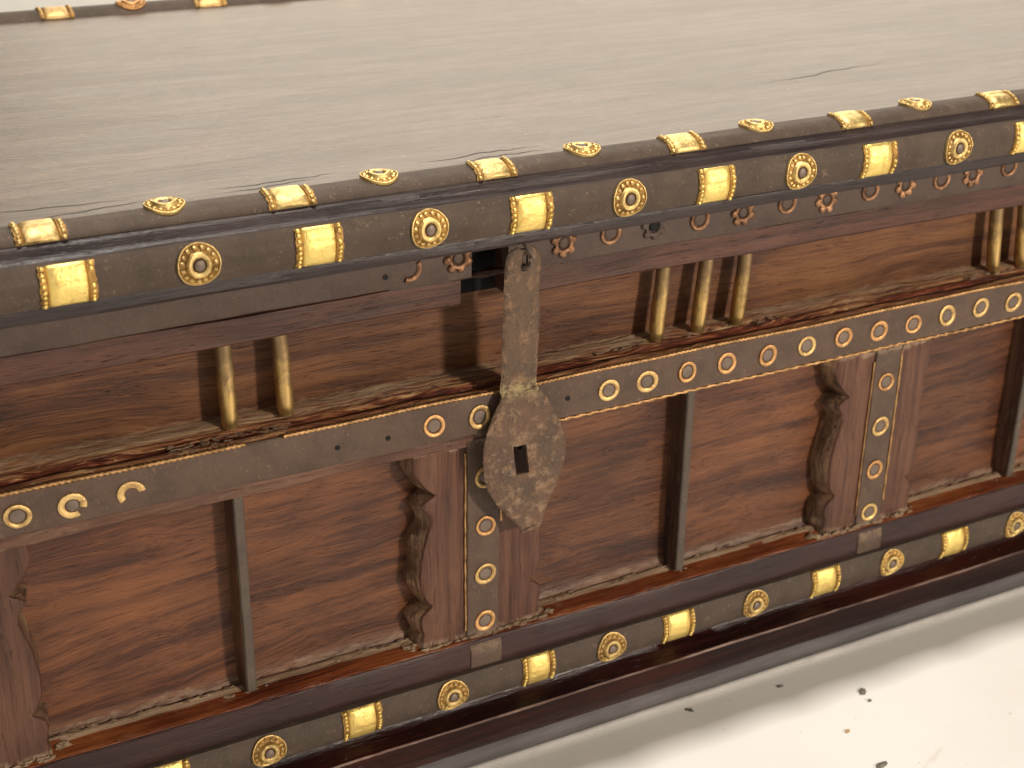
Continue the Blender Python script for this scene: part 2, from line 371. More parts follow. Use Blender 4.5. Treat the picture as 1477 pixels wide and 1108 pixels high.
XL, XR, YB = -0.310, 0.850, 0.447     # the lid's outer rectangle; its front is y = 0
def frame(prof, nf=420, amp=0.0, seed=0, fx=18, ins=0.0):
    """closed profile [(inward offset, z)] carried round the four sides with mitred corners"""
    bm = bmesh.new()
    path = []
    for i in range(nf+1): path.append((i/nf, 0, 'f'))
    for i in range(1, 9): path.append((1, i/8, 'r'))
    for i in range(1, 41): path.append((1-i/40, 1, 'b'))
    for i in range(1, 8): path.append((0, 1-i/8, 'l'))
    rings = []
    for (u, v, sd) in path:
        rg = []
        for (o, z) in prof:
            xl, xr, yf, yb = XL+o, XR-o, o, YB-o
            x = xl+(xr-xl)*u; y = yf+(yb-yf)*v
            if amp:
                d = amp*nz(x, o, z, fx, 250, 250, seed); e = amp*nz(x, o, z, fx, 250, 250, seed+5)
                z += e
                if sd == 'f': y += d
            rg.append(bm.verts.new((x, y, z)))
        rings.append(rg)
    n = len(prof); N = len(rings)
    for i in range(N):
        a, b = rings[i], rings[(i+1) % N]
        for j in range(n):
            bm.faces.new((a[j], a[(j+1) % n], b[(j+1) % n], b[j]))
    return bm

def box(bm, x0, x1, y0, y1, z0, z1, mat=0):
    vs = [bm.verts.new((x, y, z)) for x in (x0, x1) for y in (y0, y1) for z in (z0, z1)]
    for f in ((0, 1, 3, 2), (4, 6, 7, 5), (0, 4, 5, 1), (2, 3, 7, 6), (0, 2, 6, 4), (1, 5, 7, 3)):
        bm.faces.new([vs[i] for i in f]).material_index = mat
    return bm

# ------------------------------------------------------------------ the setting
bm = bmesh.new()
for v in ((-4, -3, 0), (6, -3, 0), (6, 7, 0), (-4, 7, 0)): bm.verts.new(v)
bm.faces.new(bm.verts[:])
fl = put('floor', mesh_of(bm, 'floor', ['floor']), None, (0, 0, -ZO))
fl['kind'] = 'structure'

# ------------------------------------------------------------------ the chest
chest = bpy.data.objects.new('wooden_chest', None); col.objects.link(chest)
link(chest, None, ((XL+XR)/2, YB/2, -ZO))
chest['label'] = 'dark carved wooden chest with brass mounts and a rusty hanging iron hasp'
chest['category'] = 'chest'

# carcass behind all the facings
bm = bmesh.new(); box(bm, XL+0.034, XR-0.034, 0.050, YB-0.034, -0.290, -0.0155)
put('carcass', mesh_of(bm, 'carcass', ['body']), chest)

# ---- lid
lidp = [(0.0190, 0.0175), (0.0112, 0.0139), (0.0090, 0.0137), (0.0077, 0.0128), (0.0070, 0.0112), (0.0062, 0.0098), (0.0048, 0.0086), (0.0040, 0.0084),
        (0.0040, -0.0089), (0.0018, -0.0091), (0.0014, -0.0102), (0.0014, -0.0136), (0.0024, -0.0152), (0.0240, -0.0152), (0.0300, -0.0140), (0.0300, 0.0170)]
lid = put('lid', mesh_of(frame(lidp, 420, 0.0005, 1), 'lid_moulding', ['moulding']), chest)
bm = bmesh.new()
nxx, nyy = 240, 60
g = []
for i in range(nxx+1):
    r_ = []
    for j in range(nyy+1):
        x = XL+0.0165+(XR-XL-0.033)*i/nxx; y = 0.0165+(YB-0.033)*j/nyy
        z = 0.0182 + 0.0007*nz(x, y, 0, 3, 9, 1, 2) + 0.00025*nz(x, y, 0, 14, 60, 1, 4)
        e = min(j, nyy-j, i, nxx-i); z = z if e > 1 else min(z, 0.0182)
        r_.append(bm.verts.new((x, y, z)))
    g.append(r_)
for i in range(nxx):
    for j in range(nyy):
        bm.faces.new((g[i][j], g[i+1][j], g[i+1][j+1], g[i][j+1]))
bot = [bm.verts.new((x, y, 0.004)) for x, y in ((XL+0.0175, 0.0175), (XR-0.0175, 0.0175), (XR-0.0175, YB-0.0175), (XL+0.0175, YB-0.0175))]
bm.faces.new(bot[::-1])
edges = [[g[i][0] for i in range(nxx+1)], g[nxx], [g[i][nyy] for i in range(nxx, -1, -1)], g[0][::-1]]
for k, e in enumerate(edges):
    bm.faces.new(e + [bot[(k+1) % 4], bot[k]])
put('lid_board', mesh_of(bm, 'lid_board', ['lidtop']), lid)

# strip profiles: v in arc metres from the lower edge -> (y, z, ny, nz)
def table(pts):
    S = [0]
    for a, b in zip(pts, pts[1:]): S.append(S[-1]+math.dist(a, b))
    def f(t):
        if t <= 0:
            a, b = pts[0], pts[1]; k = 0
        elif t >= S[-1]:
            a, b = pts[-2], pts[-1]; k = len(pts)-2
        else:
            k = max(i for i in range(len(S)-1) if S[i] <= t); a, b = pts[k], pts[k+1]
        L = S[k+1]-S[k]; q = (t-S[k])/L
        dy, dz = (b[0]-a[0])/L, (b[1]-a[1])/L
        return a[0]+(b[0]-a[0])*q, a[1]+(b[1]-a[1])*q, -dz, dy
    return f, S[-1]
def bulge(y0, zb, zt, dep, n=24):
    return [(y0-dep*(1-(2*i/n-1)**2), zb+(zt-zb)*i/n) for i in range(n+1)]
p2 = bulge(0.0008, -0.0088, 0.0083, 0.0026)
p3 = bulge(0.0122, -0.2655, -0.2478, 0.0028)
p1 = [(0.0197-0.0098*math.cos(t), 0.0141+0.0049*math.sin(t)) for t in [math.radians(100*i/28) for i in range(29)]]
f1, L1 = table(p1+[(0.026, 0.0187), (0.032, 0.0185)]); f2, L2 = table(p2); f3, L3 = table(p3)
L1 = sum(math.dist(a, b) for a, b in zip(p1, p1[1:]))
put('edge_strip', mesh_of(frame(p1+[(0.0215, 0.0165), (0.0110, 0.0132), (0.0100, 0.0138)], 420, 0.00035, 7), 'edge_strip', ['strip']), lid)
put('face_strip', mesh_of(frame(p2+[(0.0060, 0.0083), (0.0060, -0.0088)], 420, 0.0004, 8), 'face_strip', ['strip']), lid)

# ornament meshes wrapped on a strip profile; local origin at x = 0
def V(f, u, t, h):
    y, z, ny, nzz = f(t); return Vector((u, y+ny*h, z+nzz*h))
def bead(bm, c, r, mat=0):
    ret = bmesh.ops.create_icosphere(bm, subdivisions=1, radius=r)
    for v in ret['verts']: v.co += c
    for v in ret['verts']:
        for fc in v.link_faces: fc.material_index = mat
def medallion(f, tc, R, seed):
    rnd = random.Random(seed); bm = bmesh.new()
    prof = [(1.0, -0.0001), (1.0, 0.0009), (0.975, 0.0014), (0.935, 0.0014), (0.905, 0.0007), (0.62, 0.0006), (0.59, 0.0008), (0.56, 0.0019), (0.50, 0.0024), (0.40, 0.0024), (0.31, 0.0018), (0.28, 0.0009), (0.20, 0.0006)]
    n = 40; rings = []
    wob = [1+0.006*math.sin(3*k*2*math.pi/n+seed)+0.012*rnd.uniform(-1, 1) for k in range(n)]
    for (q, h) in prof:
        rings.append([bm.verts.new(V(f, R*q*math.cos(a)*(wob[k] if q > 0.8 else 1), tc+R*q*math.sin(a)*(wob[k] if q > 0.8 else 1), h)) for k, a in enumerate([2*math.pi*k/n for k in range(n)])])
    for q, (a, b) in enumerate(zip(rings, rings[1:])):
        for k in range(n): bm.faces.new((a[k], a[(k+1) % n], b[(k+1) % n], b[k])).material_index = 2 if q in (4, 5, 10, 11) else 0
    for k in range(15):
        a = 2*math.pi*(k+0.25*rnd.random())/15
        bead(bm, V(f, R*0.765*math.cos(a), tc+R*0.765*math.sin(a), 0.0009), R*0.122*rnd.uniform(0.9, 1.08))
    riv = []
    for (q, h) in ((0.25, 0.0007), (0.24, 0.0019), (0.14, 0.0024)):
        riv.append([bm.verts.new(V(f, R*q*math.cos(2*math.pi*k/12), tc+R*q*math.sin(2*math.pi*k/12), h)) for k in range(12)])
    for a, b in zip(riv, riv[1:]):
        for k in range(12): bm.faces.new((a[k], a[(k+1) % 12], b[(k+1) % 12], b[k])).material_index = 1
    bm.faces.new(riv[-1]).material_index = 1
    return bm
def plate(f, t0, t1, w, seed):
    rnd = random.Random(seed); bm = bmesh.new(); nv, hw = 18, w/2
    us = [(-hw, -0.0003), (-hw, 0.0009), (-hw+0.0028, 0.0008), (-hw+0.0032, 0.0002), (-hw+0.0040, 0.0011), (-hw*0.3, 0.0012), (hw*0.35, 0.0012), (hw-0.0040, 0.0011), (hw-0.0032, 0.0002), (hw-0.0028, 0.0008), (hw, 0.0009), (hw, -0.0003)]
    rows = []
    dent = rnd.uniform(0.35, 0.65)
    for j in range(nv+1):
        t = t0+(t1-t0)*j/nv; jl, jr = rnd.uniform(-1, 1)*0.00035, rnd.uniform(-1, 1)*0.00035
        row = []
        for i, (u, h) in enumerate(us):
            hh = h
            if 3 < i < 8: hh += 0.00022*noise.noise(Vector((u*300, t*300, seed))) - (0.0003 if abs(j/nv-dent) < 0.03 else 0)
            if j in (0, nv): hh = min(hh, 0.0004)
            row.append(bm.verts.new(V(f, u+(jl if i < 2 else jr if i > 9 else 0), t, hh)))
        rows.append(row)
    for a, b in zip(rows, rows[1:]):
        for i in range(len(us)-1): bm.faces.new((a[i], a[i+1], b[i+1], b[i])).material_index = 1 if i in (1, 2, 8, 9) else 0
    nb = max(6, int((t1-t0)/0.00195))
    for sd in (-1, 1):
        for k in range(nb):
            if rnd.random() < 0.04: continue
            t = t0+(t1-t0)*(k+0.5+0.15*rnd.uniform(-1, 1))/nb
            bead(bm, V(f, sd*(hw-0.0014)+rnd.uniform(-1, 1)*0.0001, t, 0.0008), 0.00112*rnd.uniform(0.88, 1.1))
    return bm
def flip(me_name, me): return me
def ornaments(parent, f, L, xc_plate, xc_med, w, R, tmed, mats, tag, tp0=0.0003):
    pl = [mesh_of(plate(f, tp0, L-0.0003, w*random.uniform(0.96, 1.04), 11*k+len(tag)), 'brass_plate_'+tag, [mats[0], 'tarnish'], 50) for k in range(4)]
    md = [mesh_of(medallion(f, tmed, R*random.uniform(0.98, 1.03), 5*k+len(tag)), 'medallion_'+tag, [mats[1], 'iron', 'tarnish'], 40) for k in range(4)]
    for i, x in enumerate(xc_plate): put('brass_plate', pl[(i*3+1) % 4], parent, (x, 0, 0))
    for i, x in enumerate(xc_med): put('medallion', md[(i*3+2) % 4], parent, (x, 0, 0))
def grid_x(known, start, step, lo, hi):
    out = list(known)
    n = -20
    while n < 40:
        x = start+n*step; n += 1
        if lo < x < hi and all(abs(x-k) > step*0.6 for k in known): out.append(x)
    return sorted(out)
ornaments(lid, f2, L2, grid_x([0.0575, 0.160, 0.2597, 0.3586, 0.4568], 0.0575, 0.1, XL+0.02, XR-0.02), grid_x([0.1088, 0.2098, 0.310, 0.4074, 0.508], 0.108, 0.1, XL+0.02, XR-0.02), 0.0212, 0.0090, L2*0.52, ('brass', 'brass_old'), 'face')
ornaments(lid, f1, L1+0.0008, grid_x([0.0517, 0.1533, 0.2483, 0.3489, 0.4497, 0.5483], 0.0517, 0.1, XL+0.03, XR-0.03), grid_x([0.1028, 0.1965, 0.2973, 0.3953, 0.496], 0.1, 0.1, XL+0.03, XR-0.03), 0.0205, 0.0085, L1*0.95, ('brass_old', 'brass_old'), 'edge')
# a broad raised strip with the same mounts along the lid's back edge
pb = [(YB-0.026+0.022*k/16, 0.0180+0.0050*math.sin(math.pi*k/16)**0.7) for k in range(17)]
fb, Lb = table([(y, z) for y, z in pb])
back_strip = put('back_strip', mesh_of(loft(pb+[(YB-0.004, 0.0150), (YB-0.026, 0.0150)], XL+0.0200, XR-0.0200, 60), 'back_strip', ['strip']), lid)
back_pl = mesh_of(plate(fb, 0.0006, Lb-0.0006, 0.0215, 77), 'brass_plate_back', ['ring', 'tarnish'], 50)
back_md = mesh_of(medallion(fb, Lb*0.48, 0.0098, 78), 'medallion_back', ['ring_old', 'iron', 'tarnish'], 40)
for k in range(10):
    x = -0.254+0.1*k
    if XL+0.03 < x < XR-0.03: put('brass_plate', back_pl, lid, (x, 0, 0))
    if XL+0.03 < x+0.049 < XR-0.03: put('medallion', back_md, lid, (x+0.049, 0, 0))

# ---- upper rail: lower wooden rail and an iron strip that carries rings and flowers
def railp(x):
    w = 0.0012*nz(x, 0, 0, 9, 1, 1, 4)
    b = -0.0478-0.0010*abs(x-0.3)/0.3*0+w
    return [(0.0203, -0.0347), (0.0200, -0.0375), (0.0204, -0.0440), (0.0202, b+0.0010), (0.0212, b), (0.0400, b-0.0005), (0.0400, -0.0155), (0.0260, -0.0155), (0.0260, -0.0343)]
upper_rail = put('upper_rail', mesh_of(loft(railp, XL+0.034, 0.2352, 260, 0.0005, 30, 250, 5), 'upper_rail', ['rail']), chest)
put('rail_section', mesh_of(loft(railp, 0.2610, XR-0.034, 280, 0.0005, 30, 250, 6), 'rail_section', ['rail']), upper_rail)
bm = bmesh.new(); box(bm, 0.2345, 0.2615, 0.036, 0.0495, -0.0485, -0.0155); put('lock_recess', mesh_of(bm, 'lock_recess', ['hole']), upper_rail)
put('recess_bridge', mesh_of(loft([(0.0235, -0.0340), (0.0228, -0.0350), (0.0235, -0.0364), (0.0260, -0.0364), (0.0260, -0.0340)], 0.2348, 0.2615, 12, 0.0008, 200, 400, 9), 'recess_bridge', ['rail']), upper_rail)
def sp(x):
    w = 0.0009*nz(x, 0, 0, 14, 1, 1, 8) + (0.0010 if x < 0.2 else 0)
    return [(0.0190, -0.0158), (0.0187, -0.0240), (0.0190, -0.0338+w), (0.0196, -0.0346+w), (0.0255, -0.0346+w), (0.0255, -0.0158)]
rs = put('rail_strip', mesh_of(loft(sp, XL+0.034, 0.2402, 200, 0.0004, 40, 200, 11), 'rail_strip', ['railstrip']), upper_rail)
put('rail_strip', mesh_of(loft(sp, 0.2590, XR-0.034, 240, 0.0004, 40, 200, 12), 'rail_strip_right', ['railstrip']), upper_rail)

def ring(R, r, h, a0=0.0, a1=2*math.pi, nail=True, squash=1.0, seed=0, petals=0, mats=None):
    """washer in the xz plane facing -y, origin at its centre"""
    rnd = random.Random(seed); bm = bmesh.new(); full = abs(a1-a0-2*math.pi) < 1e-3
    n = 28 if not petals else 8*petals
    prof = [(R, 0.0004), (R*0.985, -h*0.7), (R*0.90, -h), ((R+r)/2, -h*0.92), (r*1.08, -h*0.6), (r, -h*0.1), (r, 0.0004)]
    rings = []
    for (q, y) in prof:
        rg = []
        for k in range(n+(0 if full else 1)):
            a = a0+(a1-a0)*k/n; qq = q*(1+0.03*math.sin(2*a+seed)+0.02*noise.noise(Vector((math.cos(a)*2, math.sin(a)*2, seed))))
            if petals and q > R*0.8: qq = q*(0.78+0.27*abs(math.cos(petals*a/2)))
            yy = y
            if petals and q > R*0.8 and y < 0: yy = y*(0.6+0.5*abs(math.cos(petals*a/2)))
            rg.append(bm.verts.new((qq*math.cos(a), yy, qq*math.sin(a)*squash)))
        rings.append(rg)
    m_ = len(rings[0])
    for a, b in zip(rings, rings[1:]):
        for k in range(m_ if full else m_-1): bm.faces.new((a[k], a[(k+1) % m_], b[(k+1) % m_], b[k]))
    if nail:
        rr = []
        for (q, y) in ((0.94, 0.0003), (0.86, -h*0.35), (0.5, -h*0.55)):
            rr.append([bm.verts.new((r*q*math.cos(2*math.pi*k/12), y, r*q*math.sin(2*math.pi*k/12))) for k in range(12)])
        for a, b in zip(rr, rr[1:]):
            for k in range(12): bm.faces.new((a[k], a[(k+1) % 12], b[(k+1) % 12], b[k])).material_index = 1
        bm.faces.new(rr[-1]).material_index = 1
    return bm
rings = [mesh_of(ring(0.0059*k, 0.0036, 0.0009, seed=i), 'ring_stud', ['ring' if i % 3 else 'ring_old', 'iron'], 50) for i, k in enumerate((1, 0.97, 1.03, 0.94, 1.01))]
ring_cut = mesh_of(ring(0.0060, 0.0030, 0.0010, -0.30, 5.25, seed=8), 'ring_stud_chipped', ['ring', 'iron'], 50)
ring_half = mesh_of(ring(0.0062, 0.0029, 0.0010, 0.15, 3.7, nail=False, seed=9), 'ring_stud_half', ['ring', 'iron'], 50)
rail_ring = mesh_of(ring(0.0058, 0.0036, 0.0013, seed=12), 'rail_ring', ['copper', 'railstrip'], 50)
rail_half = mesh_of(ring(0.0060, 0.0036, 0.0012, -2.0, 0.6, nail=False, seed=13), 'rail_ring_half', ['copper', 'railstrip'], 50)
def flower(seed, h):
    rnd = random.Random(seed); bm = ring(0.0051, 0.0030, h*0.8, seed=seed)
    for k in range(7):
        a = 2*math.pi*k/7+rnd.uniform(-0.06, 0.06); q = 0.0022*rnd.uniform(0.85, 1.12)
        ret = bmesh.ops.create_icosphere(bm, subdivisions=2, radius=1.0)
        for v in ret['verts']: v.co = Vector((0.0053*math.cos(a)+v.co.x*q, -0.0003+v.co.y*h*0.75, 0.0053*math.sin(a)+v.co.z*q))
    return bm
rail_flower = mesh_of(flower(14, 0.0020), 'flower_stud', ['copper', 'railstrip'], 60)
rail_flower2 = mesh_of(flower(17, 0.0016), 'flower_stud_worn', ['copper', 'railstrip'], 60)
rail_flower_dark = mesh_of(flower(15, 0.0017), 'flower_stud_dark', ['railstrip', 'hole'], 60)
items = [(0.2111, 'h'), (0.2352, 'f'), (0.2900, 'f'), (0.3155, 'r'), (0.3398, 'd'), (0.3665, 'r'), (0.3924, 'f'), (0.4194, 'r'), (0.4447, 'f'), (0.4730, 'r'), (0.4969, 'f'), (0.5218, 'r'), (0.5439, 'f'),
         (0.570, 'r'), (0.596, 'f'), (0.622, 'r'), (0.648, 'f'), (0.674, 'r'), (0.700, 'f'), (0.726, 'r'), (0.752, 'f'), (0.778, 'r')]
for i, (x, k) in enumerate(items):
    z = -0.0232 if k == 'r' else -0.0250 if k == 'h' else -0.0240
    z += 0.0006*math.sin(i*2.1)
    nm = {'r': 'ring_stud', 'h': 'ring_stud', 'f': 'flower_stud', 'd': 'flower_stud'}[k]
    put(nm, {'r': rail_ring, 'h': rail_half, 'f': rail_flower if i % 2 else rail_flower2, 'd': rail_flower_dark}[k], upper_rail, (x-0.0020, 0.0187, z), Matrix.Rotation(i*0.37, 4, 'Y') if k in 'fd' else None, label='blackened flower stud' if k == 'd' else None)

# nail holes: a shallow dark cup with a thin rim
bm = bmesh.new(); rr = []
for (q, y) in ((0.0014, 0.0002), (0.00125, -0.00025), (0.0009, 0.0003)):
    rr.append([bm.verts.new((q*math.cos(2*math.pi*k/14), y, q*math.sin(2*math.pi*k/14))) for k in range(14)])
for j, (a, b) in enumerate(zip(rr, rr[1:])):
    for k in range(14): bm.faces.new((a[k], a[(k+1) % 14], b[(k+1) % 14], b[k])).material_index = 0 if j == 0 else 1
bm.faces.new([bm.verts.new((0.00125*math.cos(2*math.pi*k/14), -0.00012, 0.00125*math.sin(2*math.pi*k/14))) for k in range(14)]).material_index = 1
nail_hole = mesh_of(bm, 'nail_hole', ['strip2', 'hole'])
put('nail_hole', nail_hole, upper_rail, (0.1975, 0.0187, -0.0268))

# ---- upper panel with brass tube balusters
def upp(x):
    w = 0.0006*nz(x, 0, 0, 6, 1, 1, 21)
    return [(0.0372+w, -0.046), (0.0372+w, -0.060), (0.0374+w, -0.075), (0.0376+w, -0.0860), (0.0376+w, -0.092), (0.0480, -0.092), (0.0480, -0.046)]
put('upper_panel', mesh_of(loft(upp, XL+0.034, XR-0.034, 240, 0.0003, 12, 60, 3), 'upper_panel', ['upper']), chest)

# ---- middle band: carved ledge on top, iron strip with ring studs in front
def bandp(x):
    cut = 0.0012*nz(x, 0, 0, 22, 1, 1, 30); low = -0.1168 if x < 0.235 else -0.1142
    g = 0.0015*max(0.1, 0.6+nz(x, 0, 0, 13, 1, 1, 31))         # depth of the carved groove
    return [(0.0135, low), (0.0128, low+0.0012), (0.0128, -0.0925), (0.0134, -0.0908), (0.0155, -0.0902), (0.0172, -0.0900+cut*0.4), (0.0188, -0.0905-g), (0.0205, -0.0912-g*1.4), (0.0222, -0.0908-g),
            (0.0236, -0.0896), (0.0252, -0.0892+cut*0.5), (0.0268, -0.0897-g*0.5), (0.0285, -0.0890+cut*0.3), (0.0305, -0.0886), (0.0325, -0.0884+cut*0.3), (0.0348, -0.0882), (0.0368, -0.0881), (0.0440, -0.0881), (0.0440, low)]
bm = loft(bandp, XL+0.034, XR-0.034, 1500, 0.0010, 26, 900, 33)
for fc in bm.faces:
    if fc.calc_center_median().z < -0.0930: fc.material_index = 1
band = put('middle_band', mesh_of(bm, 'middle_band', ['ledge', 'pilaster_x'], 60), chest)
def bsp(x):
    w = 0.0006*nz(x, 0, 0, 11, 1, 1, 41); low = -0.1108 if x < 0.24 else -0.1126
    return [(0.0122, -0.0910), (0.0116, -0.0918), (0.0114, -0.1010+w), (0.0116, low+0.0008+w*0.4), (0.0122, low+w*0.4), (0.0140, low+w*0.4), (0.0140, -0.0910)]
put('band_strip', mesh_of(loft(bsp, XL+0.034, XR-0.034, 480, 0.00035, 60, 200, 42), 'band_strip', ['strip2']), band)
studs = [0.0040, 0.0283, 0.0505, 0.0753, 0.2170, 0.2408, 0.3118, 0.3341, 0.3581, 0.3823, 0.4083, 0.4335, 0.4580, 0.4823, 0.5065, 0.5309, 0.5556, 0.5803] + [0.605+0.0247*k for k in range(8)] + [-0.0207-0.0247*k for k in range(9)]
for i, x in enumerate(studs):
    z = -0.1018+0.0005*math.sin(i*1.7)
    me = rings[(i*i+i//2) % 5]
    if abs(x-0.0753) < 1e-4: put('ring_stud', ring_half, band, (x, 0.0114, z-0.0002), label='ring stud with its lower half broken away')
    elif abs(x-0.0505) < 1e-4: put('ring_stud', ring_cut, band, (x, 0.0114, z), label='ring stud with a chipped lower edge')
    else: put('ring_stud', me, band, (x, 0.0113, z+random.uniform(-0.0004, 0.0004)), Matrix.Rotation(random.uniform(-0.07, 0.07), 4, 'X') @ Matrix.Rotation(random.uniform(-0.07, 0.07), 4, 'Z') @ Matrix.Rotation(i*0.9, 4, 'Y'))
for x, z in ((0.1690, -0.1018), (0.1938, -0.1025), (0.2887, -0.1021)): put('nail_hole', nail_hole, band, (x, 0.0113, z))

def wire(x0, x1, path, r=0.00115, twist=1700, per=0.0005, ax='x', lobes=2):
    """twisted wire: a two-lobed section turning along its run"""
    bm = bmesh.new(); n = max(4, int(abs(x1-x0)/per)); rg0 = None; first = None
    for i in range(n+1):
        s_ = x0+(x1-x0)*i/n; a_, b_ = path(s_); rg = []
        for k in range(8):
            t = 2*math.pi*k/8; q = r*(0.86+0.22*math.cos(lobes*(t)-twist*s_))
            u, v = q*math.cos(t), q*math.sin(t)
            rg.append(bm.verts.new((s_, a_+u, b_+v) if ax == 'x' else (a_+u, b_+v, s_)))
        if rg0:
            for k in range(8): bm.faces.new((rg0[k], rg0[(k+1) % 8], rg[(k+1) % 8], rg[k]))
        else: first = rg
        rg0 = rg
    bm.faces.new(first); bm.faces.new(rg0[::-1])
    return bm
wp = lambda x: (0.0118+0.0005*nz(x, 0, 0, 25, 1, 1, 50), -0.0906+0.0007*nz(x, 0, 0, 18, 1, 1, 51))
put('twisted_wire', mesh_of(wire(XL+0.036, 0.1265, wp, twist=2400), 'twisted_wire', ['wire'], 80), band)
put('twisted_wire', mesh_of(wire(0.1440, XR-0.036, wp, twist=2400, r=0.00105), 'twisted_wire_right', ['wire'], 80), band)
wl = lambda x: (0.0122+0.0003*nz(x, 0, 0, 25, 1, 1, 52), -0.1134+0.0005*nz(x, 0, 0, 18, 1, 1, 53))
put('plain_wire', mesh_of(wire(0.2790, XR-0.036, wl, r=0.0010, twist=900), 'plain_wire', ['wire'], 80), band)

def tube(xt, xb, r, seed, yt=0.0285, yb=0.0275):
    """a hammered half-round brass tube, swelling toward its foot"""
    bm = bmesh.new(); n, m_ = 26, 16; prev = None
    for i in range(n+1):
        t = i/n; z = -0.0455-(0.0428+0.0005*math.sin(seed))*t
        cx = xt+(xb-xt)*t+0.0004*nz(0, 0, z, 1, 1, 90, seed); cy = yt+(yb-yt)*t
        q = r*(0.93+0.10*math.sin(min(1, t*1.15)*math.pi*0.62)+0.03*nz(0, 0, z, 1, 1, 120, seed+2))
        if t > 0.95: q *= 0.86
        rg = []
        for k in range(m_):
            a = 2*math.pi*k/m_; qq = q*(1+0.03*nz(math.cos(a), math.sin(a), z, 1.2, 1.2, 120, seed+4))
            rg.append(bm.verts.new((cx+qq*math.cos(a), cy+qq*1.1*math.sin(a), z)))
        if prev:
            for k in range(m_): bm.faces.new((prev[k], prev[(k+1) % m_], rg[(k+1) % m_], rg[k]))
        else: bm.faces.new(rg)
        prev = rg
    bm.faces.new(prev[::-1])
    return mesh_of(bm, 'brass_tube', ['tube'], 60)
for i, (xt, xb) in enumerate(((0.1247, 0.1247), (0.1500, 0.1512), (0.3520, 0.3487), (0.3778, 0.3738), (0.4020, 0.3985), (0.5740, 0.5775), (0.5955, 0.5990), (0.620, 0.620), (-0.125, -0.125), (-0.10, -0.10), (0.80, 0.80))):
    put('baluster', tube(xt, xb, 0.0038 if i < 2 else 0.0036, i*3+1), chest)

# ---- lower panels, colonnettes, pilasters
def panel(x0, x1, seed):
    def p(x):
        w = 0.0007*nz(x, 0, 0, 8, 1, 1, seed)
        return [(0.0330+w, -0.110), (0.0332+w, -0.150), (0.0334+w, -0.190), (0.0330+w, -0.2200), (0.0322+w, -0.2250), (0.0305+w, -0.2286), (0.0300, -0.2310), (0.0460, -0.2310), (0.0460, -0.110)]
    return mesh_of(loft(p, x0, x1, 60, 0.0003, 30, 40, seed), 'lower_panel', ['lower'])
cols = [-0.3645+0.2445*0, -0.1200, 0.1243, 0.3690, 0.6138]
pcs = [-0.2530, -0.0030, 0.2467, 0.4990, 0.7500]
bounds = [XL+0.034, -0.2530, -0.1200, -0.0030, 0.1243, 0.2467, 0.3690, 0.4990, 0.6138, 0.7500, XR-0.034]
for i, (a, b) in enumerate(zip(bounds, bounds[1:])): put('lower_panel', panel(a+0.0001, b-0.0001, 60+i), chest)

def colon(seed):
    bm = bmesh.new(); n = 14; prev = None
    for i in range(n+1):
        z = -0.1125-0.1155*i/n; j = 0.0004*nz(0, 0, z, 1, 1, 60, seed); k = 0.0004*nz(0, 0, z, 1, 1, 90, seed+1)
        rg = [bm.verts.new(c) for c in ((-0.0026+j, 0.0225, z), (0.0024+k, 0.0225, z), (0.0028+k, 0.0345, z), (-0.0036+j, 0.0345, z))]
        if prev:
            for q in range(4): bm.faces.new((prev[q], prev[(q+1) % 4], rg[(q+1) % 4], rg[q]))
        else: bm.faces.new(rg)
        prev = rg
    bm.faces.new(prev[::-1])
    return mesh_of(bm, 'colonnette', ['fin'])
def facing(seed):
    bm = bmesh.new(); n = 14; prev = None
    for i in range(n+1):
        z = -0.1128-0.1150*i/n; k = 0.0003*nz(0, 0, z, 1, 1, 60, seed+5)
        rg = [bm.verts.new(c) for c in ((-0.0024+k, 0.0216, z), (-0.0018+k, 0.0210, z), (0.0018+k, 0.0210, z), (0.0025+k, 0.0217, z), (0.0025+k, 0.0228, z), (-0.0024+k, 0.0228, z))]
        if prev:
            for q in range(6): bm.faces.new((prev[q], prev[(q+1) % 6], rg[(q+1) % 6], rg[q]))
        else: bm.faces.new(rg)
        prev = rg
    bm.faces.new(prev[::-1])
    return mesh_of(bm, 'metal_facing', ['barface'])
for i, x in enumerate(cols[1:]):
    c = put('colonnette', colon(i), chest, (x, 0, 0)); put('metal_facing', facing(i), c, (x, 0, 0))

LEFT = [(-0.1120, 0.0345), (-0.1180, 0.0362), (-0.1240, 0.0370), (-0.1290, 0.0366), (-0.1335, 0.0350), (-0.1375, 0.0322), (-0.1410, 0.0292), (-0.1436, 0.0262), (-0.1446, 0.0272), (-0.1460, 0.0302), (-0.1480, 0.0326), (-0.1500, 0.0328),
        (-0.1520, 0.0308), (-0.1545, 0.0290), (-0.1580, 0.0284), (-0.1620, 0.0290), (-0.1670, 0.0306), (-0.1730, 0.0325), (-0.1800, 0.0338), (-0.1880, 0.0342), (-0.1950, 0.0338), (-0.2000, 0.0326), (-0.2040, 0.0305), (-0.2062, 0.0282),
        (-0.2075, 0.0286), (-0.2090, 0.0310), (-0.2115, 0.0336), (-0.2150, 0.0348), (-0.2190, 0.0340), (-0.2220, 0.0332), (-0.2260, 0.0338), (-0.2318, 0.0350)]
RIGHT = [(z, w*0.25+0.0250) if z > -0.175 else (z, w) for z, w in LEFT]
def interp(tab, z):
    for (za, a), (zb, b) in zip(tab, tab[1:]):
        if zb <= z <= za: return a+(b-a)*(z-za)/(zb-za)
    return tab[-1][1]
